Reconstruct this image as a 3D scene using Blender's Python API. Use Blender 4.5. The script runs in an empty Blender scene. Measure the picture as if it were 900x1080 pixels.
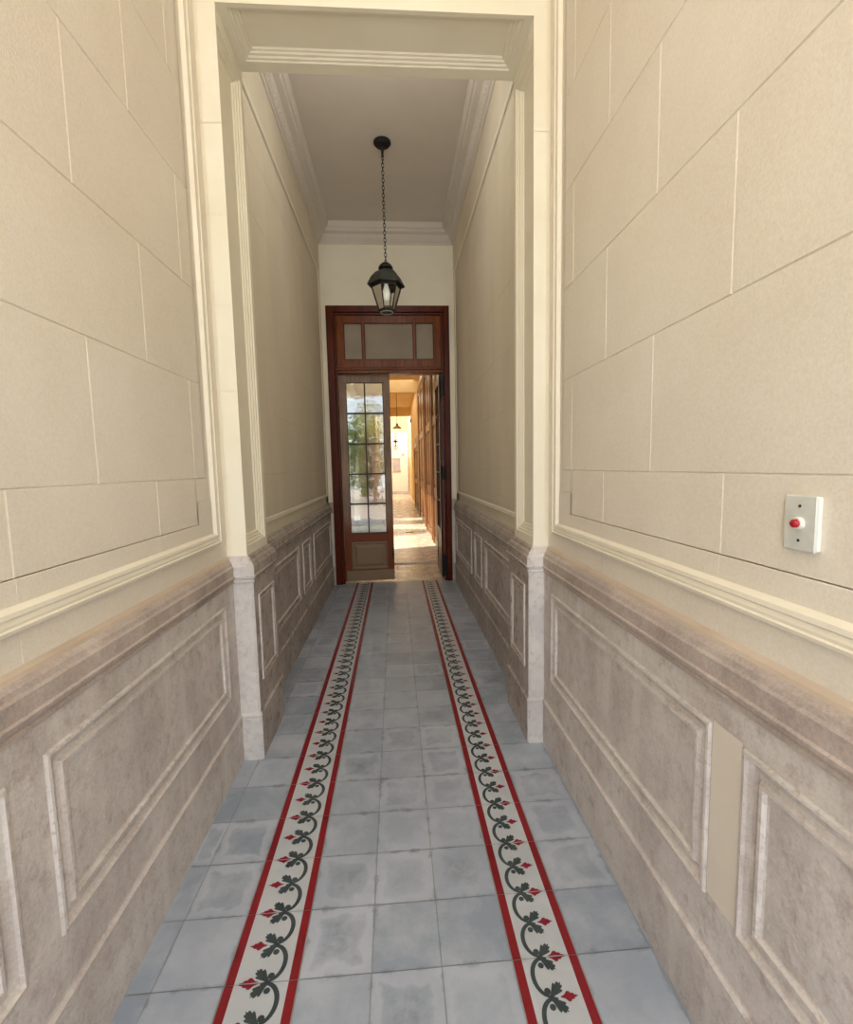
import bpy, bmesh, math, random
from mathutils import Vector, Matrix
random.seed(7)
C = bpy.context.scene.collection
SC = bpy.context.scene

# ------------------------------------------------------------------ helpers
def link(o, parent=None):
    C.objects.link(o)
    if parent: o.parent = parent
    return o
def obj(name, bm, mats, parent=None, smooth=False, loc=None):
    me = bpy.data.meshes.new(name)
    if smooth:
        for f in bm.faces: f.smooth = True
    bm.to_mesh(me); bm.free()
    if not isinstance(mats, (list, tuple)): mats = [mats]
    for m in mats: me.materials.append(m)
    o = bpy.data.objects.new(name, me)
    if loc: o.location = loc
    return link(o, parent)
def tag(o, label, cat, group=None):
    o['label'] = label; o['category'] = cat
    if group: o['group'] = group
    return o
def struct(name, bm, mats, smooth=False):
    o = obj(name, bm, mats, None, smooth); o['kind'] = 'structure'; return o
def empty(name, loc=(0, 0, 0)):
    o = bpy.data.objects.new(name, None); o.location = loc; o.empty_display_size = .1
    return link(o)
def quad(bm, pts, mi=0):
    f = bm.faces.new([bm.verts.new(p) for p in pts]); f.material_index = mi; return f
def box(bm, a, b, mi=0, bev=0):
    x0, y0, z0 = [min(a[i], b[i]) for i in range(3)]; x1, y1, z1 = [max(a[i], b[i]) for i in range(3)]
    r = bmesh.ops.create_cube(bm, size=1)
    vs = r['verts']
    for v in vs:
        v.co = Vector(((x0+x1)/2+v.co.x*(x1-x0), (y0+y1)/2+v.co.y*(y1-y0), (z0+z1)/2+v.co.z*(z1-z0)))
    fs = set(f for v in vs for f in v.link_faces)
    for f in fs: f.material_index = mi
    if bev:
        es = set(e for v in vs for e in v.link_edges)
        bmesh.ops.bevel(bm, geom=list(es), offset=bev, segments=1, affect='EDGES', profile=.5)
def BM(): return bmesh.new()
def boxbm(a, b, bev=0):
    bm = BM(); box(bm, a, b, 0, bev); return bm
def lathe(bm, prof, n=24, c=(0, 0, 0), mi=0, axis='z', phase=0):
    rings = []
    for r, z in prof:
        ring = []
        for k in range(n):
            t = 2*math.pi*k/n+phase
            p = (r*math.cos(t), r*math.sin(t), z)
            if axis == 'x': p = (p[2], p[0], p[1])
            ring.append(bm.verts.new((c[0]+p[0], c[1]+p[1], c[2]+p[2])))
        rings.append(ring)
    for a, b in zip(rings, rings[1:]):
        for k in range(n):
            f = bm.faces.new((a[k], a[(k+1) % n], b[(k+1) % n], b[k])); f.material_index = mi
    for ring in (rings[0], rings[-1]):
        f = bm.faces.new(ring); f.material_index = mi
def tube(bm, p, q, r, n=8, r2=None, mi=0):
    p, q = Vector(p), Vector(q); d = (q-p).normalized()
    a = d.orthogonal().normalized(); b = d.cross(a)
    r2 = r if r2 is None else r2
    A = [bm.verts.new(p+a*r*math.cos(2*math.pi*k/n)+b*r*math.sin(2*math.pi*k/n)) for k in range(n)]
    B = [bm.verts.new(q+a*r2*math.cos(2*math.pi*k/n)+b*r2*math.sin(2*math.pi*k/n)) for k in range(n)]
    for k in range(n): bm.faces.new((A[k], A[(k+1) % n], B[(k+1) % n], B[k])).material_index = mi
    bm.faces.new(A[::-1]).material_index = mi; bm.faces.new(B).material_index = mi
def torus(bm, c, R, r, M, n=14, m=6, stretch=1.0):
    g = []
    for i in range(n):
        t = 2*math.pi*i/n; row = []
        for j in range(m):
            s = 2*math.pi*j/m
            p = Vector(((R+r*math.cos(s))*math.cos(t), r*math.sin(s), (R+r*math.cos(s))*math.sin(t)*stretch))
            row.append(bm.verts.new(M @ p+Vector(c)))
        g.append(row)
    for i in range(n):
        for j in range(m):
            bm.faces.new((g[i][j], g[(i+1) % n][j], g[(i+1) % n][(j+1) % m], g[i][(j+1) % m]))

# ------------------------------------------------------------------ materials
def lin(c):
    return tuple((x/12.92 if x <= .04045 else ((x+.055)/1.055)**2.4) for x in c)
def rgb(r, g, b): return lin((r/255, g/255, b/255))+(1,)
def newmat(name):
    m = bpy.data.materials.new(name); m.use_nodes = True
    nt = m.node_tree; nt.nodes.clear()
    out = nt.nodes.new('ShaderNodeOutputMaterial'); bs = nt.nodes.new('ShaderNodeBsdfPrincipled')
    nt.links.new(bs.outputs[0], out.inputs[0])
    return m, nt, bs, out
def noise(nt, scale, detail=4, rough=.55, co=None, vec=None, dist=0):
    n = nt.nodes.new('ShaderNodeTexNoise'); n.inputs['Scale'].default_value = scale
    n.inputs['Detail'].default_value = detail; n.inputs['Roughness'].default_value = rough
    n.inputs['Distortion'].default_value = dist
    if co is None: co = nt.nodes.new('ShaderNodeTexCoord').outputs['Object']
    if vec:
        mp = nt.nodes.new('ShaderNodeMapping'); mp.inputs['Scale'].default_value = vec
        nt.links.new(co, mp.inputs[0]); co = mp.outputs[0]
    nt.links.new(co, n.inputs[0]); return n.outputs[0]
def ramp(nt, fac, stops):
    r = nt.nodes.new('ShaderNodeValToRGB'); e = r.color_ramp.elements
    while len(e) < len(stops): e.new(.5)
    for el, (p, c) in zip(e, stops): el.position = p; el.color = c
    nt.links.new(fac, r.inputs[0]); return r.outputs[0]
def mix(nt, fac, a, b, mode='MIX'):
    m = nt.nodes.new('ShaderNodeMix'); m.data_type = 'RGBA'; m.blend_type = mode
    if isinstance(fac, (int, float)): m.inputs[0].default_value = fac
    else: nt.links.new(fac, m.inputs[0])
    for i, v in ((6, a), (7, b)):
        if isinstance(v, tuple): m.inputs[i].default_value = v
        else: nt.links.new(v, m.inputs[i])
    return m.outputs[2]
def bump(nt, bs, h, strength, dist):
    b = nt.nodes.new('ShaderNodeBump'); b.inputs['Strength'].default_value = strength
    b.inputs['Distance'].default_value = dist
    nt.links.new(h, b.inputs['Height']); nt.links.new(b.outputs[0], bs.inputs['Normal'])
def mottled(name, c1, c2, scale=3, rough=.8, bs_=.25, bscale=60, spec=.3, c3=None, vec=None, bd=.002, streak=None, grain=0):
    m, nt, bs, _ = newmat(name)
    f = noise(nt, scale, 6, .6, vec=vec)
    col = ramp(nt, f, [(.32, c1), (.68, c2)])
    if c3:
        f2 = noise(nt, scale*7, 5, .7)
        col = mix(nt, ramp(nt, f2, [(.5, (0, 0, 0, 1)), (.72, (1, 1, 1, 1))]), col, c3)
    if streak:
        f3 = noise(nt, 9, 5, .6, vec=(1, 1, .12))
        col = mix(nt, ramp(nt, f3, [(.5, (0, 0, 0, 1)), (.75, (.7, .7, .7, 1))]), col, streak)
    if grain:
        g_ = noise(nt, 140, 3, .7)
        col = mix(nt, grain, col, ramp(nt, g_, [(.35, (.25, .22, .19, 1)), (.65, (1, 1, 1, 1))]), 'OVERLAY')
    nt.links.new(col, bs.inputs['Base Color'])
    bs.inputs['Roughness'].default_value = rough; bs.inputs['Specular IOR Level'].default_value = spec
    bump(nt, bs, noise(nt, bscale, 6, .6), bs_, bd)
    return m
def flat(name, c, rough=.5, metal=0, spec=.5, emit=0):
    m, nt, bs, _ = newmat(name)
    f = noise(nt, 30, 3)
    col = mix(nt, ramp(nt, f, [(.3, (0, 0, 0, 1)), (.7, (1, 1, 1, 1))]), c, tuple(x*.86 for x in c[:3])+(1,))
    nt.links.new(col, bs.inputs['Base Color'])
    bs.inputs['Roughness'].default_value = rough; bs.inputs['Metallic'].default_value = metal
    bs.inputs['Specular IOR Level'].default_value = spec
    if emit:
        bs.inputs['Emission Color'].default_value = c; bs.inputs['Emission Strength'].default_value = emit
    return m
def wood(name, c1, c2, rough=.38, vec=(14, 14, 1.1), foot_col=None):
    m, nt, bs, _ = newmat(name)
    f = noise(nt, 3.2, 8, .65, vec=vec, dist=.6)
    col = ramp(nt, f, [(.28, c1), (.5, tuple((a+b)/2 for a, b in zip(c1, c2))), (.72, c2)])
    f2 = noise(nt, 2.0, 4)
    col = mix(nt, ramp(nt, f2, [(.35, (0, 0, 0, 1)), (.75, (.6, .6, .6, 1))]), col, tuple(x*.45 for x in c1[:3])+(1,))
    if foot_col:
        # blends to a second colour toward the foot of the door
        tc = nt.nodes.new('ShaderNodeTexCoord'); sp = nt.nodes.new('ShaderNodeSeparateXYZ')
        nt.links.new(tc.outputs['Object'], sp.inputs[0])
        mr = nt.nodes.new('ShaderNodeMapRange'); mr.inputs[1].default_value = .85; mr.inputs[2].default_value = .6
        nt.links.new(sp.outputs[2], mr.inputs[0])
        col = mix(nt, mr.outputs[0], col, foot_col)
    nt.links.new(col, bs.inputs['Base Color'])
    bs.inputs['Roughness'].default_value = rough; bs.inputs['Specular IOR Level'].default_value = .22
    bump(nt, bs, f, .25, .002)
    return m
def glass(name, tint=(1, 1, 1, 1), refl=.08):
    m = bpy.data.materials.new(name); m.use_nodes = True; nt = m.node_tree; nt.nodes.clear()
    out = nt.nodes.new('ShaderNodeOutputMaterial'); t = nt.nodes.new('ShaderNodeBsdfTransparent'); t.inputs[0].default_value = tint
    g = nt.nodes.new('ShaderNodeBsdfGlossy'); g.inputs['Roughness'].default_value = .03
    fr = nt.nodes.new('ShaderNodeFresnel'); fr.inputs[0].default_value = 1.45
    nz = nt.nodes.new('ShaderNodeTexNoise'); nz.inputs['Scale'].default_value = 9
    tc = nt.nodes.new('ShaderNodeTexCoord'); nt.links.new(tc.outputs['Object'], nz.inputs[0])
    b = nt.nodes.new('ShaderNodeBump'); b.inputs['Strength'].default_value = .15; b.inputs['Distance'].default_value = .004
    nt.links.new(nz.outputs[0], b.inputs['Height']); nt.links.new(b.outputs[0], g.inputs['Normal'])
    mx = nt.nodes.new('ShaderNodeMixShader'); ad = nt.nodes.new('ShaderNodeMath'); ad.operation = 'ADD'; ad.inputs[1].default_value = refl
    nt.links.new(fr.outputs[0], ad.inputs[0]); nt.links.new(ad.outputs[0], mx.inputs[0])
    nt.links.new(t.outputs[0], mx.inputs[1]); nt.links.new(g.outputs[0], mx.inputs[2]); nt.links.new(mx.outputs[0], out.inputs[0])
    return m

M = {}
M['plaster'] = mottled('cream plaster', rgb(227, 218, 202), rgb(236, 229, 215), 1.6, .8, .55, 170, .2, bd=.0022, grain=.16)
M['trimcream'] = mottled('cream paint trim', rgb(238, 232, 212), rgb(245, 240, 223), 2.5, .6, .12, 90, .3, bd=.001)
M['mould'] = mottled('cream plaster moulding', rgb(236, 228, 209), rgb(244, 238, 221), 2.5, .7, .3, 130, .25, bd=.0012)
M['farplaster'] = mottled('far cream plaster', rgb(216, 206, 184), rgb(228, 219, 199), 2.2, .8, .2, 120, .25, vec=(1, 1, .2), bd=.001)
M['ceil'] = mottled('ceiling paint', rgb(214, 207, 197), rgb(222, 215, 206), 1.5, .85, .1, 90, .2, bd=.001)
M['stone'] = mottled('worn pinkish stone', rgb(186, 177, 172), rgb(218, 211, 206), 3.4, .75, .8, 30, .3, c3=rgb(176, 163, 158), bd=.006, streak=rgb(224, 217, 211), grain=.13)
M['stonecap'] = mottled('darker stone cap', rgb(160, 148, 142), rgb(200, 188, 180), 5.0, .75, .7, 34, .3, c3=rgb(176, 158, 148), bd=.005, grain=.16)
M['stonetan'] = mottled('tan edge stone', rgb(200, 182, 164), rgb(214, 198, 180), 4.0, .75, .3, 50, .3)
M['stonewhite'] = mottled('whitened stone', rgb(198, 194, 194), rgb(222, 217, 214), 5.0, .7, .5, 40, .3, c3=rgb(190, 183, 182), bd=.003)
M['bead'] = mottled('highlighted stone edge', rgb(196, 188, 183), rgb(222, 216, 212), 9, .7, .4, 60, .3, c3=rgb(176, 164, 156), bd=.002)  # lighter tone paints the edge highlights onto the frame beads
M['stonefar'] = mottled('darker brownish stone', rgb(162, 152, 145), rgb(198, 189, 183), 3.5, .7, .5, 35, .3, c3=rgb(122, 108, 98), bd=.004, streak=rgb(190, 180, 172))  # darker, blotchier stone tone for the pier sides and far run
M['patch'] = mottled('smooth plaster patch', rgb(222, 212, 198), rgb(232, 223, 210), 3, .8, .15, 80, .2)
M['beyondwall'] = mottled('warm yellow plaster', rgb(222, 194, 142), rgb(236, 212, 166), 1.2, .8, .15, 60, .2)
M['white'] = mottled('white plaster', rgb(232, 230, 220), rgb(244, 242, 234), 1.2, .7, .15, 60, .2)
M['bwood'] = wood('honey brown wood', rgb(120, 76, 44), rgb(176, 122, 78), .32)
M['frame'] = wood('red brown door frame wood', rgb(62, 18, 6), rgb(112, 44, 16), .3)
M['sash'] = wood('orange brown sash wood', rgb(92, 42, 14), rgb(148, 80, 32), .3)
M['leaf'] = wood('door leaf wood', rgb(128, 100, 80), rgb(176, 148, 126), .4, foot_col=rgb(122, 62, 30))
M['panelw'] = wood('door bottom panel wood', rgb(120, 84, 60), rgb(150, 118, 92), .4, foot_col=rgb(140, 118, 96))
M['bar'] = flat('dark glazing bar paint', rgb(58, 40, 30), .5)
M['iron'] = flat('blackened iron', rgb(28, 27, 26), .55, .3)
M['ironroof'] = flat('dark green grey metal', rgb(62, 64, 58), .5, .4)
M['ring'] = flat('pale metal ring', rgb(190, 180, 178), .4, .3)
M['glass'] = glass('clear glass', (.62, .66, .62, 1), .36)
M['lglass'] = glass('lantern glass', (.93, .95, .92, 1), .04)
M['plastic'] = flat('white plastic', rgb(218, 220, 214), .35)
M['plastic2'] = flat('bright white plastic', rgb(240, 238, 230), .35)
M['red'] = flat('red button plastic', rgb(168, 16, 34), .25)
M['bulb'] = flat('frosted bulb', rgb(236, 232, 220), .3, emit=.35)
M['screw'] = flat('dark screw', rgb(70, 66, 60), .4, .6)
# transom panes: taupe base colour stands in for the reflected passage
m, nt, bs, _ = newmat('taupe transom glass')
nt.links.new(ramp(nt, noise(nt, 2.5, 3), [(.3, rgb(148, 137, 118)), (.7, rgb(170, 158, 138))]), bs.inputs['Base Color'])
bs.inputs['Roughness'].default_value = .5; bs.inputs['Transmission Weight'].default_value = .25
M['tglass'] = m

# floor tile materials (per-tile UV 0..1 and a random face attribute)
def tilemat(name, c1, c2, edge, dark, grimeamt=1.0, rough=.42):
    m, nt, bs, _ = newmat(name)
    at = nt.nodes.new('ShaderNodeAttribute'); at.attribute_name = 'rnd'; at.attribute_type = 'GEOMETRY'
    uv = nt.nodes.new('ShaderNodeUVMap'); uv.uv_map = 'UVMap'
    sp = nt.nodes.new('ShaderNodeSeparateXYZ'); nt.links.new(uv.outputs[0], sp.inputs[0])
    def mth(op, a, b=None):
        n = nt.nodes.new('ShaderNodeMath'); n.operation = op
        for i, v in enumerate((a, b)):
            if v is None: continue
            if isinstance(v, (int, float)): n.inputs[i].default_value = v
            else: nt.links.new(v, n.inputs[i])
        return n.outputs[0]
    du = mth('ABSOLUTE', mth('SUBTRACT', sp.outputs[0], .5)); dv = mth('ABSOLUTE', mth('SUBTRACT', sp.outputs[1], .5))
    d = mth('MAXIMUM', du, dv)
    nz = noise(nt, 14, 5, .6)
    d2 = mth('ADD', d, mth('MULTIPLY', mth('SUBTRACT', nz, .5), .42))
    base = ramp(nt, at.outputs['Fac'], [(0, c1), (1, c2)])
    n2 = noise(nt, 5, 6, .65)
    base = mix(nt, ramp(nt, n2, [(.42, (0, 0, 0, 1)), (.7, (.75, .75, .75, 1))]), base, edge)
    # worn light rim on some tiles, scuffed dark middle on fewer
    rim = ramp(nt, d2, [(.30, (0, 0, 0, 1)), (.37, (1, 1, 1, 1)), (.47, (.6, .6, .6, 1)), (.5, (.2, .2, .2, 1))])
    sel = ramp(nt, mth('FRACT', mth('MULTIPLY', at.outputs['Fac'], 7.3)), [(.45, (0, 0, 0, 1)), (.9, (.55, .55, .55, 1))])
    base = mix(nt, mth('MULTIPLY', rim, sel), base, edge)
    mid = ramp(nt, d2, [(.12, (1, 1, 1, 1)), (.36, (0, 0, 0, 1))])
    sel2 = ramp(nt, mth('FRACT', mth('MULTIPLY', at.outputs['Fac'], 13.7)), [(.7, (0, 0, 0, 1)), (1.0, (.6*grimeamt,)*3+(1,))])
    n3 = noise(nt, 22, 6, .7)
    base = mix(nt, mth('MULTIPLY', mth('MULTIPLY', mid, sel2), ramp(nt, n3, [(.35, (0, 0, 0, 1)), (.65, (1, 1, 1, 1))])), base, dark)
    # dirt hugging the joints
    jd = ramp(nt, d2, [(.48, (0, 0, 0, 1)), (.58, (.7, .7, .7, 1))])
    base = mix(nt, jd, base, dark)
    # large cloudy tone variation down the passage
    n4 = noise(nt, .9, 3)
    base = mix(nt, ramp(nt, n4, [(.4, (0, 0, 0, 1)), (.7, (.25, .25, .25, 1))]), base, dark)
    nt.links.new(base, bs.inputs['Base Color'])
    nt.links.new(ramp(nt, n2, [(.3, (rough-.12,)*3+(1,)), (.7, (rough+.15,)*3+(1,))]), bs.inputs['Roughness'])
    bs.inputs['Specular IOR Level'].default_value = .5
    bump(nt, bs, noise(nt, 26, 5), .25, .0015)
    return m
M['tile'] = tilemat('worn blue grey cement tile', rgb(148, 159, 174), rgb(170, 179, 194), rgb(196, 202, 213), rgb(104, 110, 122))
M['field'] = tilemat('pale inlay field', rgb(184, 190, 196), rgb(194, 199, 205), rgb(204, 208, 212), rgb(152, 156, 160), .3)
M['redt'] = tilemat('dark red inlay', rgb(122, 10, 22), rgb(138, 14, 28), rgb(146, 22, 38), rgb(84, 10, 18), .5, .45)
M['green'] = mottled('dark green grey inlay', rgb(52, 62, 64), rgb(74, 84, 86), 12, .5, .1, 80)
M['bud'] = mottled('crimson bud inlay', rgb(122, 24, 42), rgb(152, 40, 58), 14, .5, .1, 80)
M['grout'] = mottled('grout', rgb(136, 140, 142), rgb(168, 170, 170), 9, .85, .2, 80)
M['btile'] = tilemat('warm beige tile', rgb(212, 200, 178), rgb(224, 212, 190), rgb(232, 222, 202), rgb(178, 160, 134), .15, .26)

# ------------------------------------------------------------------ measures
YN = -1.4                     # street end of the passage (open)
XL, XR = -.79, .733           # plaster planes
PF, PB = 2.185, 2.53          # pier front and back
JL, JR = -.70, .658           # pier faces
YB = 5.5                      # wall with the door
ZC = 4.06
FL, FR = -.79, .725           # far plaster planes
LEDGE = .975
ROWS = [1.168, 1.353, 1.737, 2.108, 2.49, 2.86, 3.24, 3.61, ZC]

class Plane:
    """maps (s, z, h) to world: s along the wall, h out of it"""
    def __init__(self, o, d, n): self.o, self.d, self.n = Vector(o), Vector(d), Vector(n)
    def __call__(self, s, z, h=0): return self.o+self.d*s+self.n*h+Vector((0, 0, z))
PL = {'L': Plane((XL, 0, 0), (0, 1, 0), (1, 0, 0)), 'R': Plane((XR, 0, 0), (0, 1, 0), (-1, 0, 0)),
      'FL': Plane((FL, 0, 0), (0, 1, 0), (1, 0, 0)), 'FR': Plane((FR, 0, 0), (0, 1, 0), (-1, 0, 0))}
def block(bm, P, s0, s1, z0, z1, g=.003, h=0, dep=.0035, mi=0):
    if s1-s0 < 2*g or z1-z0 < 2*g: return
    o = [P(s0, z0, h-dep), P(s1, z0, h-dep), P(s1, z1, h-dep), P(s0, z1, h-dep)]
    i = [P(s0+g, z0+g, h), P(s1-g, z0+g, h), P(s1-g, z1-g, h), P(s0+g, z1-g, h)]
    ov = [bm.verts.new(p) for p in o]; iv = [bm.verts.new(p) for p in i]
    bm.faces.new(iv).material_index = mi
    for k in range(4): bm.faces.new((ov[k], ov[(k+1) % 4], iv[(k+1) % 4], iv[k])).material_index = mi
def rect(bm, P, s0, s1, z0, z1, h=0, mi=0): quad(bm, [P(s0, z0, h), P(s1, z0, h), P(s1, z1, h), P(s0, z1, h)], mi)
def frame(bm, P, s0, s1, z0, z1, prof, h0=0, fill=None, mi=0, light=None):
    """rectangular moulding, mitred; prof = [(distance in from edge, height)]"""
    loops = []; li = light or {}
    for d, h in prof:
        loops.append([bm.verts.new(P(a, b, h0+h)) for a, b in ((s0+d, z0+d), (s1-d, z0+d), (s1-d, z1-d), (s0+d, z1-d))])
    for j, (a, b) in enumerate(zip(loops, loops[1:])):
        for k in range(4): bm.faces.new((a[k], a[(k+1) % 4], b[(k+1) % 4], b[k])).material_index = li.get(j, mi)
    if fill is not None: bm.faces.new([bm.verts.new(v.co) for v in loops[-1]]).material_index = fill
def lmould(bm, P, s_end, s0, zbot, ztop, prof, mi=0):
    """L shaped moulding: along the foot from s0 to s_end, then up; prof measured inward from the outer corner"""
    loops = []
    for d, h in prof:
        loops.append([bm.verts.new(P(a, b, h)) for a, b in ((s0, zbot+d), (s_end-d, zbot+d), (s_end-d, ztop))])
    for a, b in zip(loops, loops[1:]):
        for k in range(2): bm.faces.new((a[k], a[k+1], b[k+1], b[k])).material_index = mi
MOULD = [(0, 0), (.002, .016), (.010, .019), (.013, .014), (.020, .016), (.030, .012), (.034, .017), (.044, .016), (.052, .004), (.056, 0)]
def sweep_plan(bm, path, prof, sign, closed=False, mi=0, skew=None):
    """sweep a vertical profile (h, z[, mi]) along a plan polyline; h is offset to the left (sign=+1) or right"""
    n = len(path); P2 = [Vector(p) for p in path]
    offs = []
    for i in range(n):
        prv = P2[i-1] if (i > 0 or closed) else None
        nxt = P2[(i+1) % n] if (i < n-1 or closed) else None
        def nrm(a, b):
            d = (b-a).normalized(); return Vector((-d.y, d.x))*sign
        if prv is None: m = nrm(P2[i], nxt)
        elif nxt is None: m = nrm(prv, P2[i])
        else:
            a, b = nrm(prv, P2[i]), nrm(P2[i], nxt); m = (a+b)/(1+a.dot(b))
        offs.append(m)
    rings = [[bm.verts.new((P2[i].x+offs[i].x*q[0], P2[i].y+offs[i].y*q[0], q[1])) for q in prof] for i in range(n)]
    if skew is not None:
        for k, q in enumerate(prof): rings[0][k].co.y = skew-q[0]
    for i in range(n if closed else n-1):
        A, B = rings[i], rings[(i+1) % n]
        for k in range(len(prof)-1):
            f = bm.faces.new((A[k], B[k], B[k+1], A[k+1]))
            f.material_index = prof[k][2] if len(prof[k]) > 2 else mi

# ------------------------------------------------------------------ plaster walls near the street
def near_wall(side):
    P = PL[side]; bm = BM(); fe = 2.0
    sg = 1 if side == 'L' else -1
    box(bm, (P.o.x-sg*.006, YN, -.02), (P.o.x-sg*.2, PB, ZC+.05))
    rect(bm, P, YN, fe, 1.353, ZC, -.0036)           # joint bed
    starts = [.993, 1.295]
    for r in range(len(ROWS)-1):
        z0, z1 = ROWS[r], ROWS[r+1]
        st = .993 if (r in (0, 2, 4, 6)) else 1.295
        ys = [st+.602*k for k in range(-6, 4)]
        ys = [YN]+[y for y in ys if YN < y < fe-.05]+[fe]
        if r == 0:
            ys[-1] = 1.895
            ys = [y for y in ys if y <= 1.895]
        for a, b in zip(ys, ys[1:]): block(bm, P, a, b, z0, z1)
    rect(bm, P, 1.895, fe, 1.262, 1.353, 0)
    block(bm, P, 1.895, fe, 1.255, 1.262, .001)
    # flat frame band round the field (joints carried across it)
    ys = [YN]+[y for y in [.993+.602*k for k in range(-4, 3)] if YN < y < 2.1]+[PF]
    for a, b in zip(ys, ys[1:]):
        block(bm, P, a, min(b, 2.03), 1.115, 1.168, .0015, .003, .002)
        block(bm, P, a, b, LEDGE-.02, 1.065, .0015, 0, .002)
    rect(bm, P, 1.895, 2.03, 1.115, 1.2585, .0032)
    rect(bm, P, 2.03, PF, 1.0, ZC, -.0002)
    rect(bm, P, fe, 2.035, 1.2, ZC, .0005)
    rect(bm, P, YN, 2.05, 1.06, 1.12, -.001)
    return bm
for s, nm in (('L', 'wall_left'), ('R', 'wall_right')):
    struct(nm, near_wall(s), M['plaster'])
    bm = BM(); lmould(bm, PL[s], 2.088, YN, 1.062, ZC, MOULD)
    struct('trim_1' if s == 'L' else 'trim_2', bm, M['mould'])

# ------------------------------------------------------------------ piers and beam
RISER = [(0, 0), (.003, -.006), (.014, -.007), (.018, -.014), (.029, -.015), (.033, -.022), (.042, -.023), (.046, -.030)]
def pier(side):
    sg = 1 if side == 'L' else -1
    xw, xj = (XL, JL) if side == 'L' else (XR, JR)
    fx = FL if side == 'L' else FR
    bm = BM()
    F = Plane((xw, PF, 0), (sg, 0, 0), (0, -1, 0))     # front face, s from wall to jamb
    w = abs(xj-xw)
    zs = [LEDGE-.02]+ROWS[1:6]+[3.335]
    rect(bm, F, 0, w, zs[0], 3.335, -.002)
    for a, b in zip(zs, zs[1:]):
        o = [F(0, a+.002, 0), F(w, a+.002, 0), F(w, b-.002, 0), F(0, b-.002, 0)]
        quad(bm, o)
    # jamb with a shallow sunk panel, stepped riser round it
    J = Plane((xj, 0, 0), (0, 1, 0), (sg, 0, 0))
    zb, zt = LEDGE-.02, 3.335; a, b, c, d = 2.198, 2.492, 1.03, 3.262
    rect(bm, J, PF, a, zb, zt); rect(bm, J, b, PB, zb, zt); rect(bm, J, a, b, zb, c); rect(bm, J, a, b, d, zt)
    frame(bm, J, a, b, c, d, RISER, fill=0)
    box(bm, (xj-sg*.04, PF+.006, 0), (xw-sg*.01, PB-.006, ZC))
    # back of the pier
    quad(bm, [(xj, PB, zb), (fx, PB, zb), (fx, PB, ZC), (xj, PB, ZC)])
    return bm
struct('trim_3', pier('L'), M['trimcream']); struct('trim_4', pier('R'), M['trimcream'])
bm = BM()
zs = 3.33
quad(bm, [(XL, PF-.0006, 3.329), (XR, PF-.0006, 3.329), (XR, PF-.0006, ZC), (XL, PF-.0006, ZC)])
box(bm, (XL, PF-.0004, 3.331), (JL+.002, PF+.01, 3.37)); box(bm, (JR-.002, PF-.0004, 3.331), (XR, PF+.01, 3.37))
quad(bm, [(JL, PF, 3.33), (JR, PF, 3.33), (JR, PF, 3.34), (JL, PF, 3.34)])
quad(bm, [(FL, PB, 3.33), (FR, PB, 3.33), (FR, PB, ZC), (FL, PB, ZC)])
box(bm, (XL, PF+.006, 3.37), (XR, PB-.006, ZC))
class Soffit:
    def __call__(self, s_, t_, h=0): return Vector((s_, t_, 3.33-h))
SF = Soffit(); a, b, c, d = JL+.04, JR-.04, 2.205, 2.470
rect(bm, SF, JL, a, PF, PB); rect(bm, SF, b, JR, PF, PB); rect(bm, SF, a, b, PF, c); rect(bm, SF, a, b, d, PB)
frame(bm, SF, a, b, c, d, RISER, fill=0)
struct('trim_5', bm, M['trimcream'])

# ------------------------------------------------------------------ far plaster walls
def far_wall(side):
    P = PL['F'+side]; bm = BM(); e = 5.32
    sg = 1 if side == 'L' else -1
    box(bm, (P.o.x-sg*.006, PB, -.02), (P.o.x-sg*.2, YB+.2, ZC+.05))
    rect(bm, P, PB, YB, 1.165, ZC, -.0025)
    rows = [1.168, 1.353, 1.737, 2.108, 2.49, 2.86, 3.24, 3.50]
    for r in range(len(rows)-1):
        st = 2.9 if r % 2 else 3.2
        ys = [PB]+[y for y in (st+.602*k for k in range(0, 5)) if PB+.05 < y < e-.1]+[e]
        for a, b in zip(ys, ys[1:]): block(bm, P, a, b, rows[r], rows[r+1], .002, 0, .002)
    rect(bm, P, PB, YB, 3.515, 3.90, .002); rect(bm, P, e+.012, YB, LEDGE-.03, ZC, 0)
    rect(bm, P, PB, YB, LEDGE-.03, 1.065, 0); rect(bm, P, PB, e, 1.115, 1.16, .002); rect(bm, P, PB, e, 1.06, 1.17, -.001)
    return bm
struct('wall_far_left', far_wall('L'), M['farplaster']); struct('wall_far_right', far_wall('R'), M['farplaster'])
for s, n in (('FL', 'trim_6'), ('FR', 'trim_7')):
    bm = BM(); frame(bm, PL[s], PB-.2, 5.385, 1.062, 3.56, [(d*.55, h*.4) for d, h in MOULD]); 
    # drop the part buried in the pier
    for f in [f for f in bm.faces if all(v.co.y < PB for v in f.verts)]: bm.faces.remove(f)
    struct(n, bm, M['trimcream'])
# wall with the door
DL, DR, DT = -.738, .665, 3.215
bm = BM()
for a, b in (((FL, YB, .0), (DL, YB+.2, DT)), ((DR, YB, .0), (FR, YB+.2, DT)), ((FL, YB, DT), (FR, YB+.2, ZC))):
    box(bm, a, b)
struct('wall_back', bm, M['trimcream'])
# cornice round the far ceiling and cap ceiling
bm = BM()
cp = [(0, 3.875), (.012, 3.878), (.018, 3.895), (.03, 3.90), (.05, 3.93), (.056, 3.945), (.06, 3.96), (.100, 3.972), (.104, 3.985), (.106, 4.0), (.118, 4.003), (.128, 4.02), (.134, 4.045), (.136, ZC)]
sweep_plan(bm, [(FL, PB), (FR, PB), (FR, YB), (FL, YB)], cp, 1, closed=True)
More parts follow.
